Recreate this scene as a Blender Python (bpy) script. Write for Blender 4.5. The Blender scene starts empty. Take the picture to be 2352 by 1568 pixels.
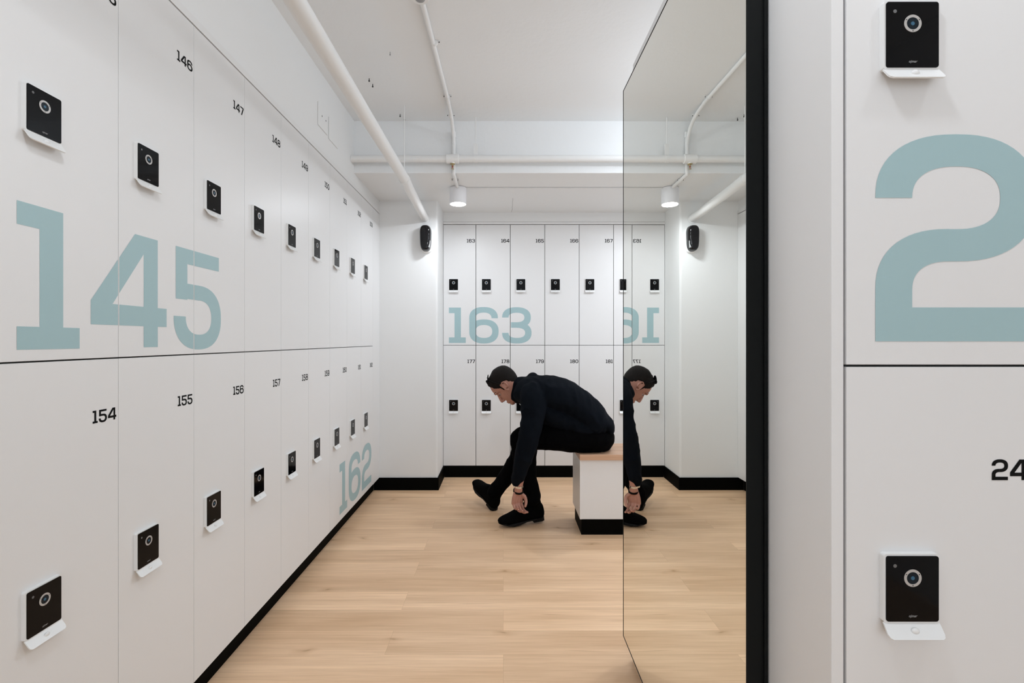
import bpy, bmesh, math, random
from mathutils import Vector, Matrix, noise
random.seed(7)
C = bpy.context.scene.collection
PI = math.pi

# ---------------------------------------------------------------- camera, world, lights, exposure
FPX = 1102.0; EYE = 1.196; VPX, VPY = 1156.0, 780.5
cd = bpy.data.cameras.new('camera'); cam = bpy.data.objects.new('camera', cd); C.objects.link(cam)
cam.location = (0, 0, EYE); cam.rotation_euler = (PI/2, 0, 0)
cd.sensor_width = 36; cd.lens = FPX/2352*36
cd.shift_x = (1176-VPX)/2352; cd.shift_y = -(784-VPY)/2352; cd.clip_start = .01
bpy.context.scene.camera = cam
w = bpy.data.worlds.new('world'); bpy.context.scene.world = w; w.use_nodes = True
w.node_tree.nodes['Background'].inputs[0].default_value = (.86, .925, 1, 1)
w.node_tree.nodes['Background'].inputs[1].default_value = .95
vs = bpy.context.scene.view_settings
vs.view_transform = 'Standard'; vs.look = 'None'; vs.gamma = 1; vs.use_curve_mapping = False
vs.exposure = 0.55
CEIL, SOFF, BEAM_Y = 2.65, 2.305, 3.19
LEFT_X, PIL_Y, BACK_Y = -.988, 3.83, 4.18
# every ceiling lamp: x, y, height of the ceiling it hangs on, power downwards, power of an added globe that fills the ceiling with light
LAMPS = [(-.33, 3.50, SOFF, 3.0, 0), (1.35, 3.50, SOFF, 5.0, 0),
         (-.08, .34, CEIL, 7.0, 6.0), (1.15, .30, CEIL, 3.4, 1.0),
         (1.40, 2.50, CEIL, 7.0, 10.0)]  # last one is an unseen lamp added to brighten the far end

def P(u, v, y):
    "photo pixel seen at distance y -> point in the room"
    return Vector(((u-VPX)*y/FPX, y, EYE-(v-VPY)*y/FPX))

# ---------------------------------------------------------------- materials
MATS = {}
def mat(name, col, rough=.5, metal=0, emit=0, bump=None, spec=.5, coat=0):
    m = bpy.data.materials.new(name); m.use_nodes = True; MATS[name] = m
    nt = m.node_tree; b = nt.nodes['Principled BSDF']
    b.inputs['Base Color'].default_value = (*col, 1)
    b.inputs['Roughness'].default_value = rough; b.inputs['Metallic'].default_value = metal
    b.inputs['Specular IOR Level'].default_value = spec
    b.inputs['Coat Weight'].default_value = coat; b.inputs['Coat Roughness'].default_value = .05
    if emit:
        b.inputs['Emission Color'].default_value = (1, .985, .96, 1); b.inputs['Emission Strength'].default_value = emit
    tc = nt.nodes.new('ShaderNodeTexCoord')
    sc, st, mott = bump or (40, .03, .015)
    n = nt.nodes.new('ShaderNodeTexNoise'); n.inputs['Scale'].default_value = sc; n.inputs['Detail'].default_value = 4
    nt.links.new(tc.outputs['Object'], n.inputs['Vector'])
    bp = nt.nodes.new('ShaderNodeBump'); bp.inputs['Strength'].default_value = st; bp.inputs['Distance'].default_value = .002
    nt.links.new(n.outputs['Fac'], bp.inputs['Height']); nt.links.new(bp.outputs['Normal'], b.inputs['Normal'])
    n2 = nt.nodes.new('ShaderNodeTexNoise'); n2.inputs['Scale'].default_value = 1.7 if mott < .1 else sc*.4; n2.inputs['Detail'].default_value = 5
    nt.links.new(tc.outputs['Object'], n2.inputs['Vector'])
    mx = nt.nodes.new('ShaderNodeMix'); mx.data_type = 'RGBA'
    mx.inputs[6].default_value = (*[c*(1-mott) for c in col], 1); mx.inputs[7].default_value = (*[min(1, c*(1+mott)) for c in col], 1)
    nt.links.new(n2.outputs['Fac'], mx.inputs[0]); nt.links.new(mx.outputs[2], b.inputs['Base Color'])
    return m
M_wall = mat('white_wall_paint', (.83, .832, .825), .7, bump=(60, .12, .015))
M_ceil = mat('white_ceiling_paint', (.855, .868, .872), .8, bump=(30, .5, .02))
M_door = mat('white_laminate', (.80, .795, .79), .38, bump=(90, .02, .008))
M_carc = mat('gap_shade_carcass', (.2, .2, .19), .8)  # white carcass painted dark to stand for shade in the door gaps
M_kick = mat('black_kickboard', (.0022, .0022, .0018), .6, spec=.03)
M_pipe = mat('white_painted_pipe', (.82, .82, .81), .5, bump=(25, .2, .02))
M_blue = mat('pale_teal_vinyl', (.37, .53, .555), .45)
M_black = mat('black_vinyl', (.004, .004, .004), .55, spec=.08)
M_glass = mat('black_glass', (.0025, .0025, .003), .07, spec=.12)
M_ring = mat('brushed_ring', (.50, .48, .46), .35, metal=.2)
M_lens = mat('dark_blue_lens', (.004, .010, .016), .25, spec=.2)
M_led = mat('blue_dot', (.02, .11, .19), .4)
M_grey = mat('grey_print', (.30, .30, .30), .5)
M_dgrey = mat('dark_grey_plastic', (.13, .13, .13), .5)
M_shell = mat('white_plastic', (.83, .83, .82), .3, bump=(90, .01, .004))
M_lamp = mat('white_lamp_housing', (.80, .80, .82), .45)
M_diff = mat('lit_diffuser', (.9, .9, .9), .5, emit=9)
M_frame = mat('black_frame', (.006, .007, .007), .38, spec=.12)
M_wood = mat('bench_wood', (.60, .36, .22), .45)
M_gloss = mat('gloss_black', (.003, .003, .004), .07, spec=.25, coat=.25)
M_skin = mat('skin', (.42, .20, .145), .5, bump=(300, .25, .12))
M_lip = mat('lip', (.34, .12, .10), .5)
M_hair = mat('dark_hair', (.0095, .0075, .0065), .8, bump=(260, 1.0, .5), spec=.15)
M_shirt = mat('navy_black_shirt', (.0036, .0050, .0078), .85, bump=(600, .5, .15), spec=.05)
M_trous = mat('black_trousers', (.0016, .0016, .0019), .9, bump=(500, .4, .15), spec=.03)
M_boot = mat('black_suede', (.0014, .0014, .0014), .95, bump=(700, .5, .2), spec=.05)
M_sole = mat('black_rubber', (.005, .005, .005), .5, spec=.15)
M_steel = mat('steel', (.75, .75, .75), .2, metal=1)
M_brass = mat('brass', (.45, .36, .2), .35, metal=.8)
M_red = mat('red_bulb', (.35, .02, .01), .2)
M_eyew = mat('eye_white', (.6, .58, .55), .3)
M_mark = mat('dark_anchor', (.03, .03, .03), .6)

# mirror: silvered glass with a slight green tint
m = bpy.data.materials.new('mirror_glass'); m.use_nodes = True; M_mirror = m
b = m.node_tree.nodes['Principled BSDF']; b.inputs['Metallic'].default_value = 1; b.inputs['Roughness'].default_value = 0
b.inputs['Base Color'].default_value = (.93, .945, .905, 1)

def wood_nodes(m, base, row, length, strength=1.0):
    nt = m.node_tree; b = nt.nodes['Principled BSDF']
    L = nt.links.new; N = nt.nodes.new
    for l in list(b.inputs['Base Color'].links): nt.links.remove(l)
    tc = N('ShaderNodeTexCoord')
    br = N('ShaderNodeTexBrick'); br.offset = .37; br.squash = 1
    br.inputs['Color1'].default_value = (0, 0, 0, 1); br.inputs['Color2'].default_value = (1, 1, 1, 1)
    br.inputs['Mortar'].default_value = (.5, .5, .5, 1); br.inputs['Scale'].default_value = 1
    br.inputs['Mortar Size'].default_value = 0.0; br.inputs['Brick Width'].default_value = length; br.inputs['Row Height'].default_value = row
    L(tc.outputs['Object'], br.inputs['Vector'])
    rnd = N('ShaderNodeRGBToBW'); L(br.outputs['Color'], rnd.inputs[0])
    w10 = N('ShaderNodeMath'); w10.operation = 'MULTIPLY'; w10.inputs[1].default_value = 37; L(rnd.outputs[0], w10.inputs[0])
    def grain(sx, sy, detail, dist=0):
        mp = N('ShaderNodeMapping'); mp.inputs['Scale'].default_value = (sx, sy, sy); L(tc.outputs['Object'], mp.inputs[0])
        n = N('ShaderNodeTexNoise'); n.noise_dimensions = '4D'; n.inputs['Scale'].default_value = 1; n.inputs['Detail'].default_value = detail
        n.inputs['Distortion'].default_value = dist
        L(mp.outputs[0], n.inputs['Vector']); L(w10.outputs[0], n.inputs['W']); return n.outputs['Fac']
    def tint(v): return (v**.75, v, v**1.3, 1)
    def ramp(src, stops):
        r = N('ShaderNodeValToRGB'); e = r.color_ramp.elements
        e[0].position, e[0].color = stops[0][0], tint(stops[0][1]); e[1].position, e[1].color = stops[1][0], tint(stops[1][1])
        for p, v in stops[2:]:
            x = e.new(p); x.color = tint(v)
        L(src, r.inputs[0]); return r.outputs[0]
    def mul(a, c):
        x = N('ShaderNodeMix'); x.data_type = 'RGBA'; x.blend_type = 'MULTIPLY'; x.inputs[0].default_value = 1
        L(a, x.inputs[6]); L(c, x.inputs[7]); return x.outputs[2]
    tone = N('ShaderNodeMix'); tone.data_type = 'RGBA'
    tone.inputs[6].default_value = (base[0]*.93, base[1]*.91, base[2]*.89, 1); tone.inputs[7].default_value = (base[0]*1.06, base[1]*1.06, base[2]*1.06, 1)
    L(rnd.outputs[0], tone.inputs[0])
    s = strength
    c = mul(tone.outputs[2], ramp(grain(.9, 9, 3, .4), [(.3, 1-.22*s), (.7, 1+.07*s)]))       # broad bands
    c = mul(c, ramp(grain(2.2, 70, 4, .1), [(.25, 1-.17*s), (.75, 1+.06*s)]))                 # fine grain
    c = mul(c, ramp(grain(1.3, 26, 3, .9), [(.27, 1-.48*s), (.34, 1.0)]))                     # dark mineral streaks
    c = mul(c, ramp(grain(7, 240, 2, .1), [(.3, 1-.10*s), (.7, 1+.03*s)]))                    # pores
    # knots
    mp = N('ShaderNodeMapping'); mp.inputs['Scale'].default_value = (1.15, 2.7, 1); L(tc.outputs['Object'], mp.inputs[0])
    nd = N('ShaderNodeTexNoise'); nd.inputs['Scale'].default_value = 5; L(mp.outputs[0], nd.inputs['Vector'])
    ad = N('ShaderNodeMix'); ad.data_type = 'RGBA'; ad.blend_type = 'LINEAR_LIGHT'; ad.inputs[0].default_value = .12
    L(mp.outputs[0], ad.inputs[6]); L(nd.outputs['Color'], ad.inputs[7])
    vo = N('ShaderNodeTexVoronoi'); vo.inputs['Scale'].default_value = 1; vo.inputs['Randomness'].default_value = 1; vo.voronoi_dimensions = '2D'
    L(ad.outputs[2], vo.inputs['Vector'])
    c = mul(c, ramp(vo.outputs['Distance'], [(.008, 1-.40*s), (.075, 1.0), (.02, 1-.20*s), (.04, 1-.10*s)]))
    # plank edges
    br2 = N('ShaderNodeTexBrick'); br2.offset = .37; br2.inputs['Color1'].default_value = (1, 1, 1, 1); br2.inputs['Color2'].default_value = (1, 1, 1, 1)
    br2.inputs['Mortar'].default_value = (.88, .85, .82, 1); br2.inputs['Scale'].default_value = 1; br2.inputs['Mortar Size'].default_value = .0009
    br2.inputs['Brick Width'].default_value = length; br2.inputs['Row Height'].default_value = row
    L(tc.outputs['Object'], br2.inputs['Vector'])
    c = mul(c, br2.outputs['Color'])
    L(c, b.inputs['Base Color'])
M_floor = mat('oak_plank_floor', (.56, .385, .255), .42, bump=(200, .03, .01), spec=.4)
wood_nodes(M_floor, (.95, .665, .43), .152, 1.22)
wood_nodes(M_wood, (.66, .42, .28), 5, 9, .6)

# ---------------------------------------------------------------- mesh helpers
class MB:
    def __init__(s): s.v = []; s.f = []; s.smooth = False
    def add(s, v, f):
        o = len(s.v); s.v += [Vector(p) for p in v]; s.f += [[i+o for i in q] for q in f]; return s
    def box(s, x0, x1, y0, y1, z0, z1):
        return s.add([(x0,y0,z0),(x1,y0,z0),(x1,y1,z0),(x0,y1,z0),(x0,y0,z1),(x1,y0,z1),(x1,y1,z1),(x0,y1,z1)],
              [(0,3,2,1),(4,5,6,7),(0,1,5,4),(1,2,6,5),(2,3,7,6),(3,0,4,7)])
    def prism(s, pts, d0, d1, axis='y'):
        "closed outline pts (a,b) extruded from d0 to d1 along an axis"
        n = len(pts)
        def q(a, b, d): return {'y': (a, d, b), 'z': (a, b, d), 'x': (d, a, b)}[axis]
        v = [q(a, b, d0) for a, b in pts]+[q(a, b, d1) for a, b in pts]
        f = [list(range(n)), list(range(2*n-1, n-1, -1))]+[[i, i+n, (i+1) % n+n, (i+1) % n] for i in range(n)]
        return s.add(v, f)
    def tube(s, pts, r, n=20, cap=True):
        pts = [Vector(p) for p in pts]; rs = r if isinstance(r, (list, tuple)) else [r]*len(pts)
        o = len(s.v); ref = None
        for i, p in enumerate(pts):
            t = (pts[min(i+1, len(pts)-1)]-pts[max(i-1, 0)]).normalized()
            if ref is None: ref = Vector((0, 0, 1)) if abs(t.z) < .9 else Vector((1, 0, 0))
            a = (ref-t*ref.dot(t)).normalized(); ref = a; c = t.cross(a)
            s.v += [p+(a*math.cos(k*2*PI/n)+c*math.sin(k*2*PI/n))*rs[i] for k in range(n)]
        for i in range(len(pts)-1):
            for k in range(n):
                s.f.append([o+i*n+k, o+i*n+(k+1) % n, o+(i+1)*n+(k+1) % n, o+(i+1)*n+k])
        if cap:
            s.f.append([o+k for k in range(n)][::-1]); s.f.append([o+(len(pts)-1)*n+k for k in range(n)])
        return s
    def lathe(s, prof, c, n=48, axis='z'):
        "prof: (radius, height) list around an axis through c"
        o = len(s.v); c = Vector(c)
        for r, h in prof:
            for k in range(n):
                a = k*2*PI/n
                d = {'z': Vector((r*math.cos(a), r*math.sin(a), h)), 'y': Vector((r*math.cos(a), h, r*math.sin(a)))}[axis]
                s.v.append(c+d)
        for i in range(len(prof)-1):
            for k in range(n): s.f.append([o+i*n+k, o+i*n+(k+1) % n, o+(i+1)*n+(k+1) % n, o+(i+1)*n+k])
        s.f.append([o+k for k in range(n)]); s.f.append([o+(len(prof)-1)*n+k for k in range(n)][::-1])
        return s
    def ell(s, c, rx, ry, rz, n=16):
        c = Vector(c); o = len(s.v)
        for i in range(1, n):
            a = PI*i/n
            for k in range(2*n):
                t = PI*k/n; s.v.append(c+Vector((rx*math.sin(a)*math.cos(t), ry*math.sin(a)*math.sin(t), rz*math.cos(a))))
        top, bot = len(s.v), len(s.v)+1; s.v += [c+Vector((0, 0, rz)), c-Vector((0, 0, rz))]; m2 = 2*n
        for i in range(n-2):
            for k in range(m2): s.f.append([o+i*m2+k, o+(i+1)*m2+k, o+(i+1)*m2+(k+1) % m2, o+i*m2+(k+1) % m2])
        for k in range(m2):
            s.f.append([top, o+k, o+(k+1) % m2]); s.f.append([bot, o+(n-2)*m2+(k+1) % m2, o+(n-2)*m2+k])
        return s
    def mesh(s, name, material, fix=True, smooth=False, bevel=0):
        me = bpy.data.meshes.new(name); bm = bmesh.new()
        vs_ = [bm.verts.new(p) for p in s.v]; bm.verts.ensure_lookup_table()
        for q in s.f:
            try: bm.faces.new([vs_[i] for i in q])
            except ValueError: pass
        if bevel:
            bmesh.ops.bevel(bm, geom=list(bm.edges), offset=bevel, segments=2, profile=.6, affect='EDGES')
        if fix: bmesh.ops.recalc_face_normals(bm, faces=list(bm.faces))
        bm.to_mesh(me); bm.free(); me.materials.append(material)
        if smooth:
            for p in me.polygons: p.use_smooth = True
            try: me.set_sharp_from_angle(angle=math.radians(40))
            except Exception: pass
        return me
    def obj(s, name, material, parent=None, smooth=False, bevel=0, fix=True):
        o = bpy.data.objects.new(name, s.mesh(name, material, fix, smooth, bevel)); C.objects.link(o)
        if parent: o.parent = parent
        return o
def link(name, me, parent=None, loc=None):
    o = bpy.data.objects.new(name, me); C.objects.link(o)
    if parent: o.parent = parent
    if loc: o.location = loc
    return o
def thing(name, label, cat, loc=(0, 0, 0), rz=0, group=None):
    o = bpy.data.objects.new(name, None); C.objects.link(o); o.empty_display_size = .05
    o.location = loc; o.rotation_euler = (0, 0, rz); o['label'] = label; o['category'] = cat
    if group: o['group'] = group
    return o
def tag(o, label, cat, group=None):
    o['label'] = label; o['category'] = cat
    if group: o['group'] = group
    return o
def struct(o): o['kind'] = 'structure'; return o
def rrect(x0, x1, z0, z1, r, n=6):
    out = []
    for cx, cz, a0 in ((x1-r, z1-r, 0), (x0+r, z1-r, 90), (x0+r, z0+r, 180), (x1-r, z0+r, 270)):
        for k in range(n+1):
            a = math.radians(a0+90*k/n); out.append((cx+r*math.cos(a), cz+r*math.sin(a)))
    return out
def text_mesh(txt, size, material, shear=0, rot=0):
    cu = bpy.data.curves.new('lettering', 'FONT'); cu.body = txt; cu.size = size; cu.shear = shear; cu.align_x = 'CENTER'; cu.align_y = 'CENTER'
    cu.offset = size*.012
    ob = bpy.data.objects.new('lettering', cu); C.objects.link(ob)
    dg = bpy.context.evaluated_depsgraph_get()
    me = bpy.data.meshes.new_from_object(ob.evaluated_get(dg)); bpy.data.objects.remove(ob)
    me.transform(Matrix.Rotation(PI/2, 4, 'X')@Matrix.Rotation(rot, 4, 'Z')); me.materials.clear(); me.materials.append(material); return me

# ---------------------------------------------------------------- numerals (slab one, wide rounded figures), height 1
def arc(cx, cy, rx, ry, a0, a1, tx=.18, ty=.157, n=2.35, step=6):
    k = max(2, int(abs(a1-a0)/step)); q = []
    def pt(a, RX, RY):
        c, s_ = math.cos(math.radians(a)), math.sin(math.radians(a)); e = 2/n
        return (cx+RX*math.copysign(abs(c)**e, c), cy+RY*math.copysign(abs(s_)**e, s_))
    for i in range(k):
        a, b_ = a0+(a1-a0)*i/k, a0+(a1-a0)*(i+1)/k
        q.append([pt(a, rx, ry), pt(b_, rx, ry), pt(b_, rx-tx, ry-ty), pt(a, rx-tx, ry-ty)])
    return q
def rc(x0, x1, y0, y1): return [[(x0, y0), (x1, y0), (x1, y1), (x0, y1)]]
SIX = [arc(.405, .70, .405, .315, 0, 180), rc(0, .18, .33, .70), arc(.415, .325, .415, .34, 0, 360)]
GL = {
 '0': (.83, [arc(.415, .5, .415, .515, 0, 360)]),
 '1': (.475, [rc(.158, .338, .157, 1), rc(0, .158, .843, 1), rc(0, .475, 0, .157)]),
 '2': (.79, [arc(.395, .70, .395, .31, 180, -90), arc(.36, .25, .36, .298, 90, 180, ty=.158), rc(.36, .395, .39, .547), rc(0, .18, .165, .25), rc(0, .78, 0, .165)]),
 '3': (.83, [arc(.405, .72, .405, .29, -90, 180), arc(.415, .285, .415, .30, -180, 90), rc(.25, .41, .43, .586)]),
 '4': (.85, [rc(0, .85, .19, .365), rc(.556, .732, 0, .19), rc(.556, .732, .365, 1), [[(0, .365), (0, .38), (.454, 1), (.556, 1), (.556, .84), (.21, .365)]]]),
 '5': (.79, [rc(.03, .205, .478, 1), rc(.205, .75, .845, 1), rc(.205, .40, .487, .645), arc(.395, .305, .395, .34, 90, -180)]),
 '6': (.83, SIX),
 '7': (.74, [rc(0, .74, .843, 1), [[(.53, .843), (.74, .843), (.37, 0), (.17, 0)]]]),
 '8': (.83, [arc(.415, .735, .375, .278, 0, 360), arc(.415, .29, .415, .305, 0, 360)]),
 '9': (.83, [[[(.83-x, 1-y) for x, y in q] for q in part] for part in SIX]),
}
def number_polys(txt, h, gap=.10):
    "list of (layer, polygon) with the baseline at 0 and the left edge at 0, and the width"
    out, x, layer = [], 0, 0
    for ch in txt:
        wd, parts = GL[ch]
        fig = []
        for part in parts:
            for q in part: fig.append((layer % 5, [((x+a)*h, b_*h) for a, b_ in q]))
            layer += 1
        out.append(fig); x += wd+gap
    return out, (x-gap)*h
def clip(poly, x0, x1, y0, y1):
    for ax, lim, sgn in ((0, x0, 1), (0, x1, -1), (1, y0, 1), (1, y1, -1)):
        res = []
        for i, p in enumerate(poly):
            q = poly[(i+1) % len(poly)]; dp, dq = sgn*(p[ax]-lim), sgn*(q[ax]-lim)
            if dp >= 0: res.append(p)
            if (dp >= 0) != (dq >= 0):
                t = dp/(dp-dq); res.append((p[0]+(q[0]-p[0])*t, p[1]+(q[1]-p[1])*t))
        poly = res
        if len(poly) < 3: return None
    return poly
def decal(polys, ox, oz, x0, x1, z0, z1):
    "flat vinyl on the plane y = 0, each stroke a hair in front of the last"
    mb = MB()
    for layer, q in polys:
        c = clip([(a+ox, b_+oz) for a, b_ in q], x0, x1, z0, z1)
        if c: mb.add([(a, -.0004-layer*.00003, b_) for a, b_ in c], [list(range(len(c)))])
    return mb if mb.v else None

# ---------------------------------------------------------------- locker lock readers (meshes shared by all copies)
RW, RH = .0765, .0955                          # black glass
def reader_meshes():
    d = {}
    d['housing'] = MB().prism(rrect(-.0028, RW+.0028, -RH-.003, .0028, .0045), -.0085, 0).mesh('housing', M_shell)
    d['touch_panel'] = MB().prism(rrect(0, RW, -RH, 0, .0035), -.0099, -.0083).mesh('touch_panel', M_glass)
    cx, cz = RW*.5, -.0318
    def annulus(r0, r1, y, mt, nm):
        mb = MB(); n = 40
        for k in range(n):
            a, c = 2*PI*k/n, 2*PI*(k+1)/n
            mb.add([(cx+r*math.cos(t), y, cz+r*math.sin(t)) for r, t in ((r0, a), (r1, a), (r1, c), (r0, c))], [(0, 1, 2, 3)])
        return mb.mesh(nm, mt)
    rg = MB(); n = 48
    for k in range(n):
        a, c = 2*PI*k/n, 2*PI*(k+1)/n
        ring = lambda t: [(cx+r*math.cos(t), y, cz+r*math.sin(t)) for r, y in ((.0089, -.0099), (.0089, -.0104), (.0127, -.0104), (.0127, -.0099))]
        A, B = ring(a), ring(c); rg.add(A+B, [(i, (i+1) % 4, (i+1) % 4+4, i+4) for i in range(4)])
    d['ring'] = rg.mesh('ring', M_ring)
    mk = MB()
    for ang in (30, 150, 270):
        t = math.radians(ang); c = (cx+.0108*math.cos(t), -.0105, cz+.0108*math.sin(t)); mk.lathe([(.0008, 0), (.0008, .0001)], c, 10, 'y')
    d['ring_marks'] = mk.mesh('ring_marks', M_black)
    d['lens'] = MB().lathe([(.0088, 0), (.0088, .0002)], (cx, -.0101, cz), 32, 'y').mesh('lens', M_lens)
    d['lens_dot'] = MB().lathe([(.0028, 0), (.0028, .0002)], (cx, -.0103, cz), 20, 'y').mesh('lens_dot', M_led)
    d['indicator'] = MB().lathe([(.0026, 0), (.0026, .0003)], (.0124, -.0102, -.0140), 20, 'y').mesh('indicator', M_dgrey)
    me = text_mesh('ojmar', .0052, M_grey, shear=.35); me.transform(Matrix.Translation((cx, -.01005, -.0872))); d['logo'] = me
    # slanted finger tray, outline in (x, along the slope)
    tr = MB(); o, dn, t = .0135, .0185, .0022
    z0 = -RH-.0015; y0 = -.0072
    top = [(-.0028, 0), (RW+.0028, 0)]
    out = [(RW+.0028, 0), (RW+.0028, .72), (RW+.0012, .90), (RW-.0025, 1), (.0025, 1), (-.0012, .90), (-.0028, .72), (-.0028, 0)]
    def S(x, s_, off): return (x, y0-o*s_+off*.8, z0-dn*s_-off*.6)
    v = [S(x, s_, 0) for x, s_ in out]+[S(x, s_, t) for x, s_ in out]; k = len(out)
    tr.add(v, [list(range(k)), list(range(2*k-1, k-1, -1))]+[[i, i+k, (i+1) % k+k, (i+1) % k] for i in range(k)])
    d['finger_tray'] = tr.mesh('finger_tray', M_shell)
    # raised thumb nub on the tray
    nb = MB(); nb.ell((cx, y0-o*.52, z0-dn*.52), .0062, .0032, .0050, 8); d['thumb_nub'] = nb.mesh('thumb_nub', M_shell, smooth=True)
    return d
RD = reader_meshes()
def add_reader(locker, x, ztop):
    hs = link('lock_reader', RD['housing'], locker, (x, 0, ztop))
    for k in ('touch_panel', 'ring', 'ring_marks', 'lens', 'lens_dot', 'indicator', 'logo', 'finger_tray', 'thumb_nub'):
        link(k, RD[k], hs)
    return hs
CARC = {}; DOOR = {}
def make_locker(loc, rz, wd, h, num, label, group, read_off=.475, lab_off=.125, depth=.40, big=None, gap=.0022):
    t = thing('locker', label, 'locker', loc, rz, group)
    key = (round(wd, 4), round(h, 4), depth, gap)
    if key not in CARC:
        CARC[key] = MB().box(.0004, wd-.0004, .0215, depth, .0004, h-.0004).mesh('carcass', M_carc)
        DOOR[key] = MB().box(gap, wd-gap, 0, .019, .0020, h-.0016).mesh('door', M_door, bevel=.0007)
    link('carcass', CARC[key], t); d = link('door', DOOR[key], t)
    if num:
        polys, W = number_polys(num, .0305)
        mb = decal(sum(polys, []), wd-.0075-W, h-lab_off-.0305, 0, wd, 0, h); mb.obj('number_label', M_black, d, fix=False)
    if big:
        txt, ox, oz, hh = big
        for fig in number_polys(txt, hh)[0]:
            mb = decal(fig, ox, oz, .0022, wd-.0022, .003, h-.003)
            if mb: mb.obj('large_numeral', M_blue, d, fix=False)
    add_reader(t, .0535, h-read_off)
    return t

# ================================================================ ROOM
RX = 1.95; FRONT = -2.6; WTH = .12
struct(MB().box(-1.50, RX+WTH, FRONT-WTH, BACK_Y+.55, -.08, 0).obj('floor', M_floor))
struct(MB().box(-1.50, RX+WTH, FRONT-WTH, BEAM_Y, CEIL, CEIL+.1).obj('ceiling', M_ceil))
struct(MB().box(-1.50, RX+WTH, BEAM_Y, BACK_Y+.55, SOFF, CEIL+.1).obj('ceiling_beam', M_ceil, bevel=.004))
# left wall: flush above the lockers, recess behind them, plain wall before the first locker
L0 = .932
wl = MB()
wl.box(-1.50, LEFT_X-.004, FRONT, BEAM_Y-.0005, 2.232, CEIL)
wl.box(-1.50, LEFT_X-.004, BEAM_Y, PIL_Y, 2.232, SOFF)
wl.box(-1.50, -1.40, FRONT, PIL_Y, 0, 2.232)
wl.box(-1.395, LEFT_X-.002, FRONT, L0-.002, 0, 2.232)
struct(wl.obj('wall_left', M_wall))
pil = MB(); r = .018; n = 6
pts = [(-1.50, PIL_Y), (-.525-r, PIL_Y)]+[(-.525-r+r*math.sin(a), PIL_Y+r-r*math.cos(a)) for a in [PI/2*k/n for k in range(1, n+1)]]+[(-.525, BACK_Y+.5), (-1.50, BACK_Y+.5)]
pil.prism(pts, 0, SOFF, 'z'); struct(pil.obj('wall_pillar', M_wall, smooth=True))
wb = MB(); BL0 = -.5285+.0045; BLX1 = .061+.3*4
wb.box(-.5245, BLX1, BACK_Y-.002, BACK_Y+.5, 2.226, SOFF)
wb.box(-.5245, BLX1, BACK_Y+.405, BACK_Y+.5, 0, 2.226)
wb.box(BLX1+.001, RX, BACK_Y, BACK_Y+.5, 0, SOFF)
struct(wb.obj('wall_back', M_wall))
wr = MB().box(RX, RX+WTH, FRONT, 1.86, 0, CEIL); wr.box(RX, RX+WTH, 3.12, 3.185, 0, CEIL); wr.box(RX, RX+WTH, 3.185, BACK_Y+.5, 0, SOFF)      # unseen opening added to let world light in at y 1.86-3.12
struct(wr.obj('wall_right', M_wall))
# fillers and cornice strips round the lockers
struct(MB().box(-1.39, LEFT_X, L0+2.7+.001, PIL_Y-.0005, .1, 2.198).obj('trim_1', M_door, bevel=.001))
struct(MB().box(-1.39, LEFT_X+.001, L0, PIL_Y-.0005, 2.203, 2.230).obj('trim_2', M_door, bevel=.001))
struct(MB().box(-.5240, BLX1, BACK_Y-.003, BACK_Y+.40, 2.203, 2.2245).obj('trim_3', M_door, bevel=.001))
# black kickboards
struct(MB().box(LEFT_X-.060, LEFT_X-.045, L0, PIL_Y-.0115, 0, .098).obj('baseboard_left', M_kick, bevel=.001))
kb = MB().box(LEFT_X-.044, -.525+.010, PIL_Y-.011, PIL_Y-.0005, 0, .098); kb.box(-.5245, -.5145, PIL_Y, BACK_Y-.0015, 0, .098)
struct(kb.obj('baseboard_pillar', M_kick))
struct(MB().box(-.5140, BLX1+.6, BACK_Y-.001+.002, BACK_Y+.012, 0, .098).obj('baseboard_back', M_kick, bevel=.001))
# locker block at the right: end panel, carcass behind
LKX, LKY = .487, .712
blk = MB()
blk.box(LKX, LKX+.018, LKY, 1.794, .0, 2.2)
blk.box(LKX+.0185, RX-.001, 1.14, 1.794, .0, 2.2)
struct(blk.obj('wall_partition', M_door, bevel=.001))
struct(MB().box(LKX-.0005, RX-.001, LKY, 1.80, 2.2005, 2.228).obj('trim_4', M_door, bevel=.001))

# ================================================================ LOCKERS
DW = .3
D145 = ('145', .042, .026, .304)
D162 = ('162', .042, .040, .304)
for i in range(9):
    num = str(145+i); x0 = i*DW
    lab = {0: 'white upper locker with the 1 of the large teal 145, nearest on the left wall',
           1: 'white upper locker labelled 146 carrying most of the large teal 4, left wall',
           2: 'white upper locker labelled 147 with part of the large teal 5, left wall'}.get(i, f'white upper locker labelled {num} in the left wall row')
    make_locker((LEFT_X, L0+x0, 1.15), PI/2, DW, 1.05, num, lab, 'upper lockers on the left wall',
                big=(D145[0], D145[1]-x0, D145[2], D145[3]) if i < 3 else None, gap=.0007)
    num = str(154+i)
    off = 2.893-(L0+x0)
    lab = f'white lower locker labelled {num} in the left wall row'
    if i == 8: lab = 'white lower locker labelled 162 with a large teal 2, far end of left wall'
    if i == 7: lab = 'white lower locker labelled 161 with a large teal 6, left wall'
    if i == 6: lab = 'white lower locker labelled 160 with the large teal 1 near its bottom, left wall'
    make_locker((LEFT_X, L0+x0, .10), PI/2, DW, 1.05, num, lab, 'lower lockers on the left wall',
                big=('162', off, D162[2], D162[3]) if i >= 6 else None, gap=.0007)
xs = [-.5240, -.2390, .061, .361, .661, .961, 1.261]
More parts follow.
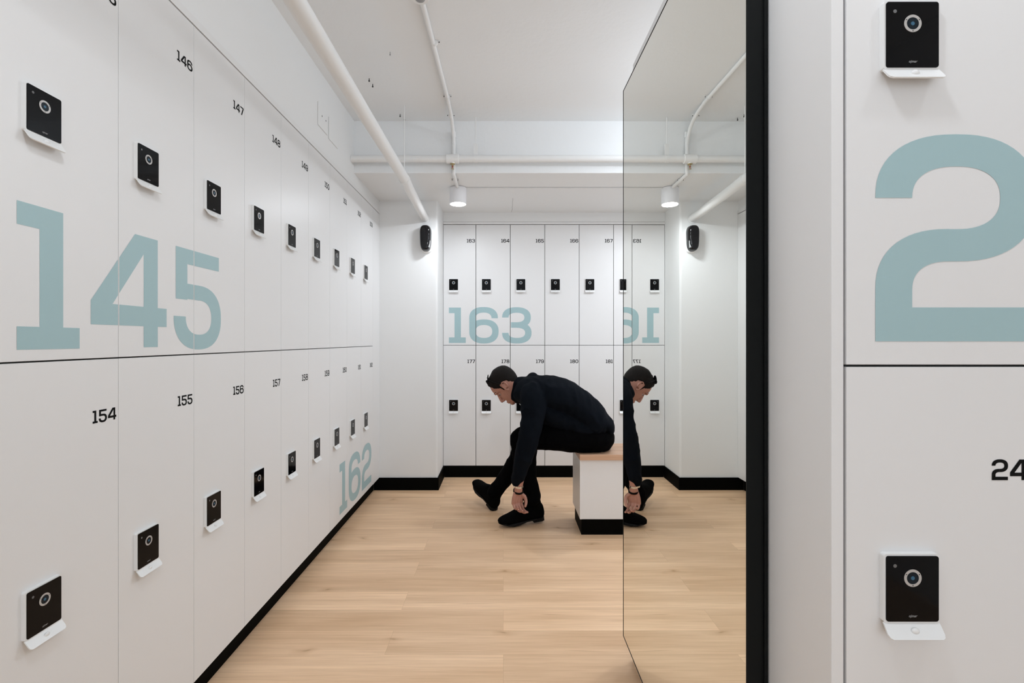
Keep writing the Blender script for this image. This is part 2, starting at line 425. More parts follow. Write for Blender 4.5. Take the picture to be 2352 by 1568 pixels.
for i in range(6):
    wd = xs[i+1]-xs[i]
    for row in (1, 0):
        num = str((163 if row else 177)+i)
        lab = f'white {"upper" if row else "lower"} locker labelled {num} on the back wall'
        if row and i == 0: lab = 'white upper locker labelled 163 with the large teal 1, beside the pillar'
        if row and i == 1: lab = 'white upper locker labelled 164 with the large teal 6, back wall'
        if row and i == 2: lab = 'white upper locker labelled 165 with part of the large teal 3, back wall'
        if i == 2 and not row: lab = 'white lower locker labelled 179 behind the seated man, back wall'
        if i == 3 and not row: lab = "white lower locker labelled 180 behind the seated man's back"
        if i == 5: lab = f'white {"upper" if row else "lower"} back wall locker cut off by the mirror edge'
        big = ('163', -.4735-xs[i], .020, .308) if row and i < 3 else None
        make_locker((xs[i], BACK_Y, 1.15 if row else .10), 0, wd, 1.05, num, lab,
                    ('upper' if row else 'lower')+' lockers on the back wall', big=big)
RDX = .5065
make_locker((RDX, LKY-.001, 1.1575), 0, .306, .805, None, 'white near locker right of the mirror with a huge teal numeral 2', 'near lockers beside the mirror',
            read_off=.2725, big=('2', .0445, .0365, .3035))
make_locker((RDX, LKY-.001, .3525), 0, .306, .805, '240', 'white near locker right of the mirror labelled 240', 'near lockers beside the mirror',
            read_off=.2775, lab_off=.1385)
struct(MB().box(RDX, RDX+.306, LKY, LKY+.4, .10, .3515).obj('trim_5', M_door, bevel=.001))
struct(MB().box(RDX, RDX+.306, LKY, LKY+.4, 1.9645, 2.1995).obj('trim_6', M_door, bevel=.001))
struct(MB().box(RDX+.307, RX-.002, LKY, LKY+.4, .0, 2.1995).obj('trim_7', M_door, bevel=.001))
struct(MB().box(RDX, RDX+.306, LKY+.03, LKY+.045, 0, .099).obj('baseboard_right', M_kick))

# ================================================================ MIRROR
MX, MY0, MY1, MZ0, MZ1 = .446, .881, 1.786, .0955, 2.122
t = thing('wall_mirror', 'tall black-edged mirror reflecting the seated man and the back lockers', 'mirror', (MX, MY0, MZ0), .0018)
fw = .0022
fr = MB(); X0, X1 = .0, LKX-.0010-MX
fr.box(.001, X1, 0, .0030, 0, MZ1-MZ0); fr.box(.001, X1, MY1-MY0-fw, MY1-MY0, 0, MZ1-MZ0)
fr.box(.001, X1, .0031, MY1-MY0-fw-.0001, MZ1-MZ0-fw, MZ1-MZ0); fr.box(.001, X1, .0031, MY1-MY0-fw-.0001, 0, fw)
fr.box(.008, X1, .0032, MY1-MY0-fw-.0002, fw+.0002, MZ1-MZ0-fw-.0002)
fr.obj('frame', M_frame, t)
MB().box(.002, .0075, .0032, MY1-MY0-fw-.0002, fw+.0002, MZ1-MZ0-fw-.0002).obj('mirror_glass', M_mirror, t)
MB().box(.0315, .0365, -.004, -.0003, 0, MZ1-MZ0).obj('edge_bead', M_frame, t)

# ================================================================ BENCH
t = thing('bench', 'white bench with oak slat top and black plinth, under the seated man', 'bench', (.468, 2.93, 0))
bx1 = RX-.002-.468
MB().box(0, bx1, 0, .30, .102, .4655).obj('bench_body', M_door, t, bevel=.001)
MB().box(0, .012, -.0012, 0, .102, .4655).obj('corner_strip', M_door, t)
MB().box(.012, bx1, .018, .285, 0, .1015).obj('plinth', M_kick, t)
for k in range(3):
    MB().box(-.004, bx1, -.018+k*.1075, -.018+k*.1075+.1035, .466, .500).obj('seat_slat', M_wood, t, bevel=.002)

# ================================================================ CEILING SERVICES
def ring_clip(c, r, wd, direction, ears, nm, parent, mt=M_pipe):
    "saddle clip round a pipe: half ring band plus two ears"
    mb = MB(); c = Vector(c); d = Vector(direction).normalized()
    mb.tube([c-d*wd/2, c+d*wd/2], r*1.12, 24)
    e = Vector(ears)
    mb.tube([c-e*(r*2.1)+Vector((0, 0, r*.8 if abs(e.z) < .5 else 0)), c+e*(r*2.1)+Vector((0, 0, r*.8))], r*.26, 10)
    o = mb.obj(nm, mt, parent, smooth=True)
    sc = MB()
    for s_ in (-1, 1): sc.ell(c+e*(s_*r*1.75)+Vector((0, 0, r*.35)), r*.22, r*.22, r*.35, 6)
    return o, sc
# large sloping pipe
t = thing('drain_pipe', 'thick white painted pipe running under the ceiling from the foreground into the pillar', 'pipe', (-.614, 1.5, 2.196))
T = lambda p: Vector(p)-Vector((-.614, 1.5, 2.196))
dp = MB().tube([T((-.614, FRONT+.001, 2.196)), T((-.614, 0, 2.196)), T((-.614, 2.95, 2.196)), T((-.614, 3.03, 2.195)), T((-.618, 3.12, 2.191)), T((-.622, 3.5, 2.177)), T((-.625, PIL_Y-.0005, 2.166))], .0310, 32)
dp.obj('pipe', M_pipe, t, smooth=True)
cl = MB().tube([T((-.614, 2.965, 2.196)), T((-.614, 2.995, 2.196))], .0335, 32)
cl.obj('pipe_clamp', M_pipe, t, smooth=True)
MB().tube([T((-.614, 2.98, 2.229)), T((-.614, 2.98, CEIL-.0005))], .003, 8).obj('hanger_rod', M_pipe, t)
MB().lathe([(.040, 0), (.040, .004)], T((-.625, PIL_Y-.0050, 2.166)), 32, 'y').obj('wall_flange', M_pipe, t)
# sprinkler main
PY, PZ = 3.13, EYE+1.170*3.13/3.1
t = thing('sprinkler_pipe', 'long white horizontal sprinkler pipe across the face of the ceiling beam', 'pipe', (0, PY, PZ))
MB().tube([(LEFT_X-.003, 0, 0), (RX-.001, 0, 0)], .0225, 32).obj('pipe', M_pipe, t, smooth=True)
te = MB().tube([(-.372, 0, 0), (-.370, 0, 0), (-.292, 0, 0), (-.290, 0, 0)], [.026, .0295, .0295, .026], 32); te.tube([(-.331, 0, -.02), (-.331, 0, -.032)], .016, 20)
te.obj('tee_fitting', M_pipe, t, smooth=True)
sp = MB().lathe([(.016, -.036), (.017, -.0325), (.006, -.0320)], (-.331, 0, 0), 24); sp.tube([(-.331, 0, -.036), (-.331, 0, -.046)], .006, 12)
sh = sp.obj('sprinkler_head', M_brass, t, smooth=True)
MB().ell((-.331, 0, -.052), .0035, .0035, .008, 8).obj('bulb', M_red, sh, smooth=True)
df = MB().lathe([(.010, -.066), (.010, -.065)], (-.331, 0, 0), 20)
for s_ in (-1, 1): df.tube([(-.331+s_*.006, 0, -.045), (-.331+s_*.008, 0, -.055), (-.331+s_*.001, 0, -.0655)], .0012, 6)
df.obj('deflector', M_brass, sh)
for hx, wd, hh in ((-.180, .0135, .075),):
    hg = MB().box(hx-wd, hx+wd, -.004, .004, .0226, .0226+hh); hg.tube([(hx, 0, .02+hh), (hx, 0, CEIL-PZ-.0005)], .0028, 8)
    hg.tube([(hx-.012, 0, 0), (hx+.012, 0, 0)], .0245, 24)
    hg.obj('pipe_hanger', M_pipe, t)
# conduit from the sensor to the lamp
CXX, CR = -.334, .0115
t = thing('conduit', 'thin white conduit from the ceiling sensor down the beam to the lit downlight', 'conduit', (CXX, 2.5, CEIL))
T = lambda p: Vector(p)-Vector((CXX, 2.5, CEIL))
zt, zs, yb = CEIL-CR-.001, SOFF-CR-.001, BEAM_Y-CR-.001
cp = [(CXX-.012, 2.038, zt), (CXX, 2.84, zt), (CXX, 2.92, zt-.002), (CXX+.003, 3.02, zt-.018), (CXX+.005, 3.10, zt-.05), (CXX+.006, 3.15, zt-.10), (CXX+.006, yb-.004, zt-.15), (CXX+.006, yb, zt-.20),
      (CXX+.006, yb, SOFF+.03), (CXX+.006, yb-.004, SOFF+.005), (CXX+.006, yb, zs), (CXX+.006, BEAM_Y+.03, zs), (CXX+.005, 3.43, zs)]
def smoothpath(p, k=6):
    p = [Vector(q) for q in p]; out = []
    for i in range(len(p)-1):
        a, b_, c, d = p[max(i-1, 0)], p[i], p[i+1], p[min(i+2, len(p)-1)]
        for j in range(k):
            s_ = j/k; out.append(.5*((2*b_)+(c-a)*s_+(2*a-5*b_+4*c-d)*s_*s_+(3*b_-a-3*c+d)*s_**3))
    return out+[p[-1]]
MB().tube([T(p) for p in smoothpath(cp)], CR, 20).obj('conduit_tube', M_pipe, t, smooth=True)
for cy, cz, d, e in ((2.33, zt, (0, 1, 0), (1, 0, 0)), (2.85, zt, (0, 1, 0), (1, 0, 0)), (3.04, zt-.024, (0, 1, -.4), (1, 0, 0)), (3.30, zs, (0, 1, 0), (1, 0, 0))):
    o, sc = ring_clip(T((CXX+.002, cy, cz)), CR, .012, d, e, 'saddle_clip', t)
    sc.obj('screw', M_mark, o)
MB().tube([T((CXX+.006, yb, 2.535)), T((CXX+.006, yb, 2.572))], .0145, 20).obj('coupling', M_pipe, t, smooth=True)
MB().tube([T((CXX+.006, yb-.002, 2.38)), T((CXX+.006, yb-.002, 2.534))], .0130, 20).obj('sleeve', M_pipe, t, smooth=True)
# thin cable along the soffit
t = thing('ceiling_cable', 'very thin white cable along the soffit running right from the downlight', 'cable', (-.25, 3.49, SOFF))
MB().tube([(-.02, 0, -.0050), (1.5, 0, -.0050)], .0048, 12).obj('cable', M_pipe, t, smooth=True)
MB().box(.250, .272, -.006, .006, -.0125, -.0002).obj('cable_clip', M_pipe, t, bevel=.001)

def downlight(x, y, zc, label, power, globe, nm='ceiling_downlight'):
    t = thing(nm, label, 'lamp', (x, y, zc), 0)
    h, r = .120, .062
    MB().lathe([(r*.93, -.0005), (r, -.004), (r, -h), (r-.005, -h), (r-.005, -h+.006)], (0, 0, 0), 48).obj('lamp_housing', M_lamp, t, smooth=True)
    MB().lathe([(r-.0055, -h+.0055), (r-.0055, -h+.0005), (r-.02, -h-.0012)], (0, 0, 0), 48).obj('diffuser', M_diff, t, smooth=True)
    ld = bpy.data.lights.new('downlight_glow', 'AREA'); ld.shape = 'DISK'; ld.size = .11; ld.energy = power; ld.color = (.86, .925, 1)
    lo = bpy.data.objects.new('downlight_glow', ld); C.objects.link(lo); lo.parent = t; lo.location = (0, 0, -h-.004)
    if globe:
        MB().ell((0, 0, -h-.030), .045, .045, .040, 12).obj('fill_globe', M_diff, t, smooth=True)  # globe and point light added under out-of-view lamps to brighten the ceiling
        pl = bpy.data.lights.new('fill_globe_glow', 'POINT'); pl.energy = globe; pl.shadow_soft_size = .05; pl.color = (.86, .925, 1)
        po = bpy.data.objects.new('fill_globe_glow', pl); C.objects.link(po); po.parent = t; po.location = (0, 0, -h-.125)
    return t
LL = ['white cylinder downlight, lit, at the end of the thin conduit above the pillar corner',
      'white cylinder downlight, lit, hidden right over the bench', 'white cylinder downlight over the near aisle',
      'white cylinder downlight in front of locker 240', 'added unseen fill downlight on the main ceiling behind the mirror block']
for (x, y, zc, pw, gl), lb in zip(LAMPS, LL): downlight(x, y, zc, lb, pw, gl)
# junction plate the lit lamp hangs from
jx, jy, jz = P(1042, 434, 3.47)
# round sensor at the top edge of the photo
sx, sy = -.347, 2.0
t = thing('ceiling_sensor', 'small round white ceiling sensor with grey lens at the top edge, where the conduit starts', 'sensor', (sx, sy, CEIL))
MB().lathe([(.036, -.0005), (.040, -.006), (.040, -.026), (.036, -.032), (.021, -.033)], (0, 0, 0), 40).obj('sensor_base', M_shell, t, smooth=True)
MB().lathe([(.0205, -.0335), (.0195, -.036), (.014, -.040), (.004, -.042)], (0, 0, 0), 32).obj('sensor_lens', M_grey, t, smooth=True)
# painted-over blank plates on the left wall above the lockers
for (u0, v0, u1, v1), lb in (((731, 232, 753, 262), 'painted blank wall plate with two screws above lockers 150 and 151'), ((756, 268, 776, 292), 'smaller painted blank plate right of the larger one on the left wall')):
    ya, yb2 = 1088.8/(VPX-u0), 1088.8/(VPX-u1)
    z1 = EYE+(VPY-v0)*ya/FPX; z0 = z1-.125
    t = thing('wall_plate', lb, 'wall plate', (LEFT_X-.0035, ya, z0), PI/2)
    MB().box(0, yb2-ya, -.004, .0, 0, z1-z0).obj('plate', M_wall, t, bevel=.002)
    if u0 == 731:
        for s_ in (.3, .7): MB().lathe([(.004, 0), (.004, .001)], ((yb2-ya)*s_+.01, -.0052, (z1-z0)*.55), 10, 'y').obj('screw', M_dgrey, t)
# old anchors left in the ceiling
for u, v, lb in ((848, 180, 'small dark anchor stub in the ceiling, left one of the close pair'), (856, 193, 'small dark anchor stub in the ceiling, right one of the close pair'),
                 (896, 119, 'pale old anchor stub in the ceiling nearer the camera than the dark pair'), (919, 262, 'old hook stub in the ceiling just before the beam'), (929, 270, 'dark bolt stub in the ceiling beside the hook by the beam')):
    y = (CEIL-EYE)*FPX/(VPY-v); p = P(u, v, y)
    r_ = .0045 if u != 896 else .003
    o = MB().lathe([(r_*.5, -.001), (r_*.5, -.012), (r_, -.012), (r_, -.017), (.002, -.018)], (0, 0, 0), 10).obj('ceiling_anchor', M_mark if u != 896 else M_grey)
    o.location = (p.x, p.y, CEIL); tag(o, lb, 'anchor')
# hairline crack in the soffit
a, b_ = (SOFF-EYE)*FPX/(VPY-455), (SOFF-EYE)*FPX/(VPY-487)
ck = MB(); pr = None
for k in range(9):
    y = a+(b_-a)*k/8; x = (1177-VPX)*3.9/FPX+.0015*math.sin(k*2.3); q = [(x-.0009, y, SOFF-.0004), (x+.0009, y, SOFF-.0004)]
    if pr: ck.add(pr+q, [(0, 1, 3, 2)])
    pr = q
tag(ck.obj('ceiling_crack', M_dgrey), 'hairline dark crack in the soffit above lockers 164 and 165', 'crack')

# air freshener dispenser on the pillar
dx, dz = P(978, 548, PIL_Y-.03).x, P(978, 548, PIL_Y-.03).z
t = thing('air_freshener', 'glossy black rounded dispenser mounted high on the white pillar', 'dispenser', (dx, PIL_Y, dz))
def capsule_shell(w0, w1, h, d, k=10):
    mb = MB(); rings = []
    N = 40
    for i in range(k+1):
        a = PI/2*i/k; s_ = math.cos(a)**.55 if i < k else .0; y = -d*math.sin(a)
        ring = []
        for j in range(N):
            t_ = 2*PI*j/N; c, s2 = math.cos(t_), math.sin(t_)
            e = 2/4.2; zz = math.copysign(abs(s2)**e, s2); xx = math.copysign(abs(c)**(2/2.7), c)
            wdt = w0+(w1-w0)*(zz*.5+.5)
            sc = 1-(1-s_)*.55 if i < k else .40
            ring.append((xx*wdt*sc, y, zz*h*(1-(1-sc)*.42)))
        rings.append(ring)
    o = 0
    for r_ in rings: mb.v += [Vector(p) for p in r_]
    for i in range(k):
        for j in range(N): mb.f.append([i*N+j, i*N+(j+1) % N, (i+1)*N+(j+1) % N, (i+1)*N+j])
    mb.f.append([k*N+j for j in range(N)]); mb.f.append([j for j in range(N)][::-1])
    return mb
bp_ = capsule_shell(.047, .050, .106, .020, 6); o = bp_.obj('back_shell', M_shell, t, smooth=True); o.location = (.002, -.0005, -.006)
o = capsule_shell(.042, .048, .103, .062).obj('front_cover', M_gloss, t, smooth=True); o.location = (-.001, -.016, .003)
me = text_mesh('initial', .026, M_shell, rot=PI/2); lg = link('logo', me, t, (.031, -.0600, -.050)); 
lg.rotation_euler = (0, 0, math.radians(38)); lg.location = (.0335, -.0690, -.048)

# ================================================================ PERSON
def loft(mb, secs, n=20, k=5, cap=True):
    "secs: (centre, radius across depth, radius in the picture plane); smooth tube with rounded ends"
    c = [Vector(s_[0]) for s_ in secs]; r1 = [s_[1] for s_ in secs]; r2 = [s_[2] for s_ in secs]
    def cr(a, b_, c_, d, t_): return .5*((2*b_)+(c_-a)*t_+(2*a-5*b_+4*c_-d)*t_*t_+(3*b_-a-3*c_+d)*t_**3)
    pts = []; m_ = len(c)
    for i in range(m_-1):
        ia, id_ = max(i-1, 0), min(i+2, m_-1)
        for j in range(k):
            t_ = j/k
            pts.append((cr(c[ia], c[i], c[i+1], c[id_], t_), cr(r1[ia], r1[i], r1[i+1], r1[id_], t_), cr(r2[ia], r2[i], r2[i+1], r2[id_], t_)))
    pts.append((c[-1], r1[-1], r2[-1]))
    if cap:
        t0 = (pts[1][0]-pts[0][0]).normalized(); t1 = (pts[-1][0]-pts[-2][0]).normalized()
        pre = []; post = []
        for a in (80, 60, 40, 20):
            a = math.radians(a); q = pts[0]; rr = min(q[1], q[2]); pre.append((q[0]-t0*rr*math.sin(a), q[1]*math.cos(a), q[2]*math.cos(a)))
        for a in (20, 40, 60, 80):
            a = math.radians(a); q = pts[-1]; rr = min(q[1], q[2]); post.append((q[0]+t1*rr*math.sin(a), q[1]*math.cos(a), q[2]*math.cos(a)))
        pts = pre+pts+post
    o = len(mb.v)
    for i, (p, a1, a2) in enumerate(pts):
        t_ = (pts[min(i+1, len(pts)-1)][0]-pts[max(i-1, 0)][0]).normalized()
        d = Vector((0, 1, 0)); d = d-t_*d.dot(t_)
        d = d.normalized() if d.length > .05 else Vector((1, 0, 0)); e = t_.cross(d)
        mb.v += [p+d*a1*math.cos(j*2*PI/n)+e*a2*math.sin(j*2*PI/n) for j in range(n)]
    for i in range(len(pts)-1):
        for j in range(n): mb.f.append([o+i*n+j, o+i*n+(j+1) % n, o+(i+1)*n+(j+1) % n, o+(i+1)*n+j])
    mb.f.append([o+j for j in range(n)][::-1]); mb.f.append([o+(len(pts)-1)*n+j for j in range(n)])
    return mb
def fuse(mb, voxel, material, nm, parent, smooth=6, wrinkle=None):
    tmp = mb.obj('tmp', material)
    rm = tmp.modifiers.new('r', 'REMESH'); rm.mode = 'VOXEL'; rm.voxel_size = voxel
    if smooth:
        sm = tmp.modifiers.new('s', 'SMOOTH'); sm.factor = .5; sm.iterations = smooth
    dg = bpy.context.evaluated_depsgraph_get(); me = bpy.data.meshes.new_from_object(tmp.evaluated_get(dg)); bpy.data.objects.remove(tmp)
    me.name = nm
    if wrinkle:
        amp, sc, flt = wrinkle
        nn = [v.normal.copy() for v in me.vertices]
        for v, q in zip(me.vertices, nn):
            k_ = flt(v.co) if flt else 1
            if k_: 
                p = v.co
                w_ = noise.noise(Vector((p.x*sc, p.y*sc*.5, p.z*sc)))+.5*noise.noise(Vector((p.x*sc*2.3+5, p.y*sc, p.z*sc*1.4)))
                w_ = 1-abs(w_)*2.2
                v.co = p+q*(amp*w_*k_)
    for p in me.polygons: p.use_smooth = True
    me.materials.clear(); me.materials.append(material)
    return link(nm, me, parent)
BASE = Vector((.3, 3.08, 0))
per = thing('person', 'man in dark navy shirt and black trousers bending forward to reach his boot', 'person', (0, 0, 0))

# head frame: origin, forward (face), up (crown), side = depth
HC = P(1160, 885, 3.16); HK = 1.035
HF = Vector((-.61, 0, -.79)); HU = Vector((-.79, 0, .61)); HS = Vector((0, 1, 0))
def H(f, u, s_=0): return HC+(HF*f+HU*u+HS*s_)*HK
SL = [(-.119, .058, .028, .012), (-.114, .068, .012, .028), (-.104, .0725, -.010, .040), (-.088, .0735, -.030, .049), (-.070, .0735, -.052, .056), (-.045, .075, -.076, .062),
      (-.020, .0755, -.092, .067), (0, .078, -.100, .0705), (.018, .083, -.1035, .073), (.045, .0790, -.1045, .0755), (.070, .066, -.099, .073), (.090, .046, -.086, .064),
      (.104, .020, -.066, .050), (.113, -.006, -.044, .030), (.117, -.022, -.030, .008)]
def head_surface(off=lambda f, u, s_: 0):
    mb = MB(); n = 40; secs = []
    K = 5
    def cr(a, b_, c_, d, t_): return .5*((2*b_)+(c_-a)*t_+(2*a-5*b_+4*c_-d)*t_*t_+(3*b_-a-3*c_+d)*t_**3)
    for i in range(len(SL)-1):
        q = [SL[max(i-1, 0)], SL[i], SL[i+1], SL[min(i+2, len(SL)-1)]]
        for j in range(K): secs.append([cr(q[0][x], q[1][x], q[2][x], q[3][x], j/K) for x in range(4)])
    secs.append(list(SL[-1]))
    for u, f, b_, wd in secs:
        cx = (f+b_)/2; rf = (f-b_)/2
        for j in range(n):
            a = 2*PI*j/n; c, s_ = math.cos(a), math.sin(a)
            ff = cx+rf*math.copysign(abs(c)**.92, c); ss = wd*math.copysign(abs(s_)**.88, s_)
            if c > 0: ss *= 1-.10*c                       # narrower face
            v = Vector((ff, ss, u)); ctr = Vector((-.012, 0, min(max(u, -.03), .03))); d = (v-ctr).normalized()
            v += d*off(ff, u, ss)
            mb.v.append(H(v.x, v.z, v.y))
    m_ = len(secs)
    for i in range(m_-1):
        for j in range(n): mb.f.append([i*n+j, i*n+(j+1) % n, (i+1)*n+(j+1) % n, (i+1)*n+j])
    mb.f.append([j for j in range(n)]); mb.f.append([(m_-1)*n+j for j in range(n)][::-1])
    return mb

def eyesock(f, u, s_):
    o = 0
    for sg in (-1, 1):
        d = ((u+.002)/.011)**2+((s_-sg*.031)/.017)**2
        if f > .03: o -= .0085*math.exp(-d)
    if f > .03: o += .0025*math.exp(-((u+.045)/.02)**2-((abs(s_)-.04)/.016)**2)      # cheekbone
    if f > .05: o -= .004*math.exp(-((u+.066)/.006)**2)*math.exp(-(s_/.03)**2)
    if f > .05: o -= .005*math.exp(-((u+.094)/.006)**2)*math.exp(-(s_/.03)**2)
    return o
# ---- body: one continuous skin surface, mostly under the clothes
body = head_surface(eyesock)
body.tube([H(.070, .006), H(.078, -.012), H(.086, -.030), H(.0915, -.044)], [.007, .0085, .0095, .0095], 14)      # nose
body.add(*[(lambda m_: (m_.v, m_.f))(MB().ell(H(.0905, -.046), .0105, .0115, .0100, 8))][0])
for sg in (-1, 1):
    e = MB().ell(H(.0795, -.051, sg*.0125), .009, .0075, .008, 8); body.add(e.v, e.f)
    bt = MB().tube([H(.062, .016, sg*.050), H(.0745, .018, sg*.036), H(.0795, .015, sg*.020), H(.078, .012, sg*.008)], [.006, .0075, .0075, .006], 10); body.add(bt.v, bt.f)
    # ear: helix ring and lobe on a thin disc
    ex = []
    for k in range(11):
        a = math.radians(-60+k*28); ex.append(H(-.004+.016*math.cos(a)*-1, .004+.028*math.sin(a+.3), sg*(.0835+.004*math.cos(a))))
    et = MB().tube(ex, [.0045]*11, 8); body.add(et.v, et.f)
    ed = MB().tube([H(-.004, .004, sg*.070), H(-.005, .004, sg*.0815)], [.017, .019], 14); body.add(ed.v, ed.f)
    el = MB().ell(H(.003, -.026, sg*.0795), .009, .006, .009, 6); body.add(el.v, el.f)
nb_ = MB().ell(H(.0800, -.0500), .0110, .0110, .0100, 8); body.add(nb_.v, nb_.f)
chn = MB().ell(H(.056, -.106), .017, .022, .014, 8); body.add(chn.v, chn.f)
lp = MB()
for uu, ff, rr in ((-.0765, .0745, .0052), (-.0865, .0725, .0060)):
    body.tube([H(ff-.010, uu, -.022), H(ff-.002, uu, -.012), H(ff, uu, 0), H(ff-.002, uu, .012), H(ff-.010, uu, .022)], [.003, rr, rr, rr, .003], 10)
loft(body, [(H(-.030, -.030), .055, .056), (P(1182, 893, 3.155), .055, .060), (P(1203, 899, 3.14), .057, .060), (P(1228, 907, 3.10), .08, .06)])
loft(body, [(P(1228, 906, 3.08), .12, .06), (P(1275, 908, 3.08), .17, .10), (P(1338, 944, 3.08), .15, .095), (P(1366, 985, 3.08), .14, .080), (P(1368, 1000, 3.08), .14, .070)])
# arms
NA = [(P(1226, 930, 2.93), .040), (P(1221, 965, 2.885), .040), (P(1212, 1010, 2.86), .043), (P(1203, 1052, 2.875), .040), (P(1196, 1090, 2.90), .031), (P(1192, 1112, 2.92), .0255), (P(1190, 1128, 2.935), .0275)]
loft(body, [(p, r_, r_*.95) for p, r_ in NA], k=4)
FA = [(P(1232, 930, 3.25), .040), (P(1222, 975, 3.30), .045), (P(1216, 1015, 3.32), .042), (P(1212, 1060, 3.29), .037), (P(1210, 1100, 3.26), .027), (P(1210, 1118, 3.25), .027)]
loft(body, [(p, r_, r_) for p, r_ in FA], k=4)
# legs
for path in ([(1365, 1008, 2.985), (1290, 1004, 2.99), (1198, 1008, 3.01), (1208, 1060, 3.045), (1216, 1110, 3.085), (1221, 1140, 3.105)],
             [(1365, 1008, 3.165), (1290, 1004, 3.19), (1212, 1008, 3.22), (1176, 1075, 3.29), (1150, 1112, 3.345), (1136, 1135, 3.375)]):
    rr = [.070, .060, .045, .040, .032, .030]
    loft(body, [(P(*q), a_, a_) for q, a_ in zip(path, rr)], k=4)
# hands: palm, four fingers of different lengths, thumb from the side of the palm
def hand(wrist, palm_dir, across, out, L=.098, curl=(.25, .5, .5), spread=.09, thumb_side=-1):
    "wrist point; palm_dir = towards knuckles; across = index side; out = back-of-hand normal"
    d = palm_dir.normalized(); a = (across-d*across.dot(d)).normalized(); o_ = d.cross(a)
    if o_.dot(out) < 0: o_ = -o_
    secs = []
    pm = MB()
    for k in range(4):
        off = (k-1.5)*.0195
        loft(pm, [(wrist+a*off*.55-d*.004, .0135, .0125), (wrist+d*L*.5+a*off*.95, .0135, .0125), (wrist+d*L*.93+a*off*1.08, .0115, .0105)], n=12, k=3)
    body.add(pm.v, pm.f)
    lens = [(.030, .021, .017), (.042, .027, .020), (.046, .030, .021), (.042, .026, .020)]      # little .. index
    tips = []
    for k in range(4):
        off = (k-1.5)*.0195; base = wrist+d*L*.93+a*off*1.08; ang = 0; p = base; pts = [p]; rr = [.0092]
        for j, ln in enumerate(lens[k]):
            ang += curl[j]*(1+.12*(1.5-k))
            dir_ = (d*math.cos(ang)-o_*math.sin(ang)+a*(k-1.5)*spread*(1-j*.3)).normalized(); p = p+dir_*ln; pts.append(p); rr.append((.0085, .0078, .0068)[j])
        if k == 0: rr = [x*.86 for x in rr]
        f_ = MB(); loft(f_, [(q, x, x) for q, x in zip(pts, rr)], n=12, k=3); body.add(f_.v, f_.f); tips.append((pts[-1], (pts[-1]-pts[-2]).normalized()))
    tb = wrist+d*L*.25+a*.026-o_*.004
    tp = [tb-a*.008, tb+a*.016+d*.018-o_*.012, tb+a*.016+d*.046-o_*.030, tb+a*.004+d*.066-o_*.040]
    f_ = MB(); loft(f_, [(q, x, x) for q, x in zip(tp, (.0125, .0115, .0098, .0080))], n=12, k=3); body.add(f_.v, f_.f)
    return tips
hand(P(1190, 1127, 2.935), Vector((-.08, .10, -1)), Vector((.80, .60, 0)), Vector((-.60, .80, 0)), L=.078, curl=(.62, .85, .6), spread=.02)
hand(P(1210, 1119, 3.25), Vector((.02, -.10, -1)), Vector((-.9, .3, 0)), Vector((.3, .9, 0)), L=.078, curl=(.5, .6, .5))
bodyo = fuse(body, .0028, M_skin, 'body', per, smooth=3)
# eyes, brows, lips
for sg in (-1, 1):
    e = MB().ell(H(.0590, -.005, sg*.031), .0095, .0110, .0085, 10).obj('eye', M_eyew, per, smooth=True)
    MB().ell(H(.0655, -.0085, sg*.0315), .0040, .0050, .0036, 6).obj('iris', M_hair, e, smooth=True)
    MB().tube([H(.063, .021, sg*.050), H(.0765, .0235, sg*.036), H(.0835, .021, sg*.019)], [.002, .0033, .0025], 8).obj('eyebrow', M_hair, per, smooth=True)
for sg in (-1, 1):      # lowered lids with lashes
    MB().ell(H(.0592, -.0015, sg*.031), .0112, .0132, .0092, 10).obj('eyelid', M_skin, per, smooth=True)
    MB().tube([H(.062, -.009, sg*.044), H(.0690, -.0095, sg*.034), H(.0680, -.0085, sg*.024)], .0011, 6).obj('eyelash', M_hair, per)
# ---- hair
HL = [(-.12, -.060), (-.090, -.055), (-.068, -.040), (-.045, -.012), (-.025, .026), (.008, .034), (.012, -.012), (.026, -.016), (.030, .018), (.040, .028), (.055, .042), (.062, .068), (.075, .080), (.10, .10)]
def hairline(f):
    for (a, b_), (c, d) in zip(HL, HL[1:]):
        if a <= f <= c: return b_+(d-b_)*(f-a)/(c-a)
    return -.06 if f < -.12 else .1
def hair_off(f, u, s_):
    k = (u-hairline(f))/.010
    k = max(-1, min(1, k)); front = max(0, min(1, (f-.0)/.05))*max(0, min(1, (u-.06)/.03))
    nz = noise.noise(Vector((f*90, u*90, s_*90)))*.0016
    return (-.005 if k < 0 else 0)+(k*.0045 if k > 0 else k*.004)+front*.011*max(k, 0)+(nz if k > 0 else 0)
hr = head_surface(hair_off)
for k in range(9):      # swept up fringe
    s_ = (k-4)*.0115
    hr.tube([H(.020, .088, s_), H(.042, .090, s_*1.02), H(.052, .100, s_*1.02), H(.050, .112+.003*(k % 2), s_)], [.013, .012, .008, .003], 8)
fuse(hr, .0028, M_hair, 'hair', per, smooth=3)
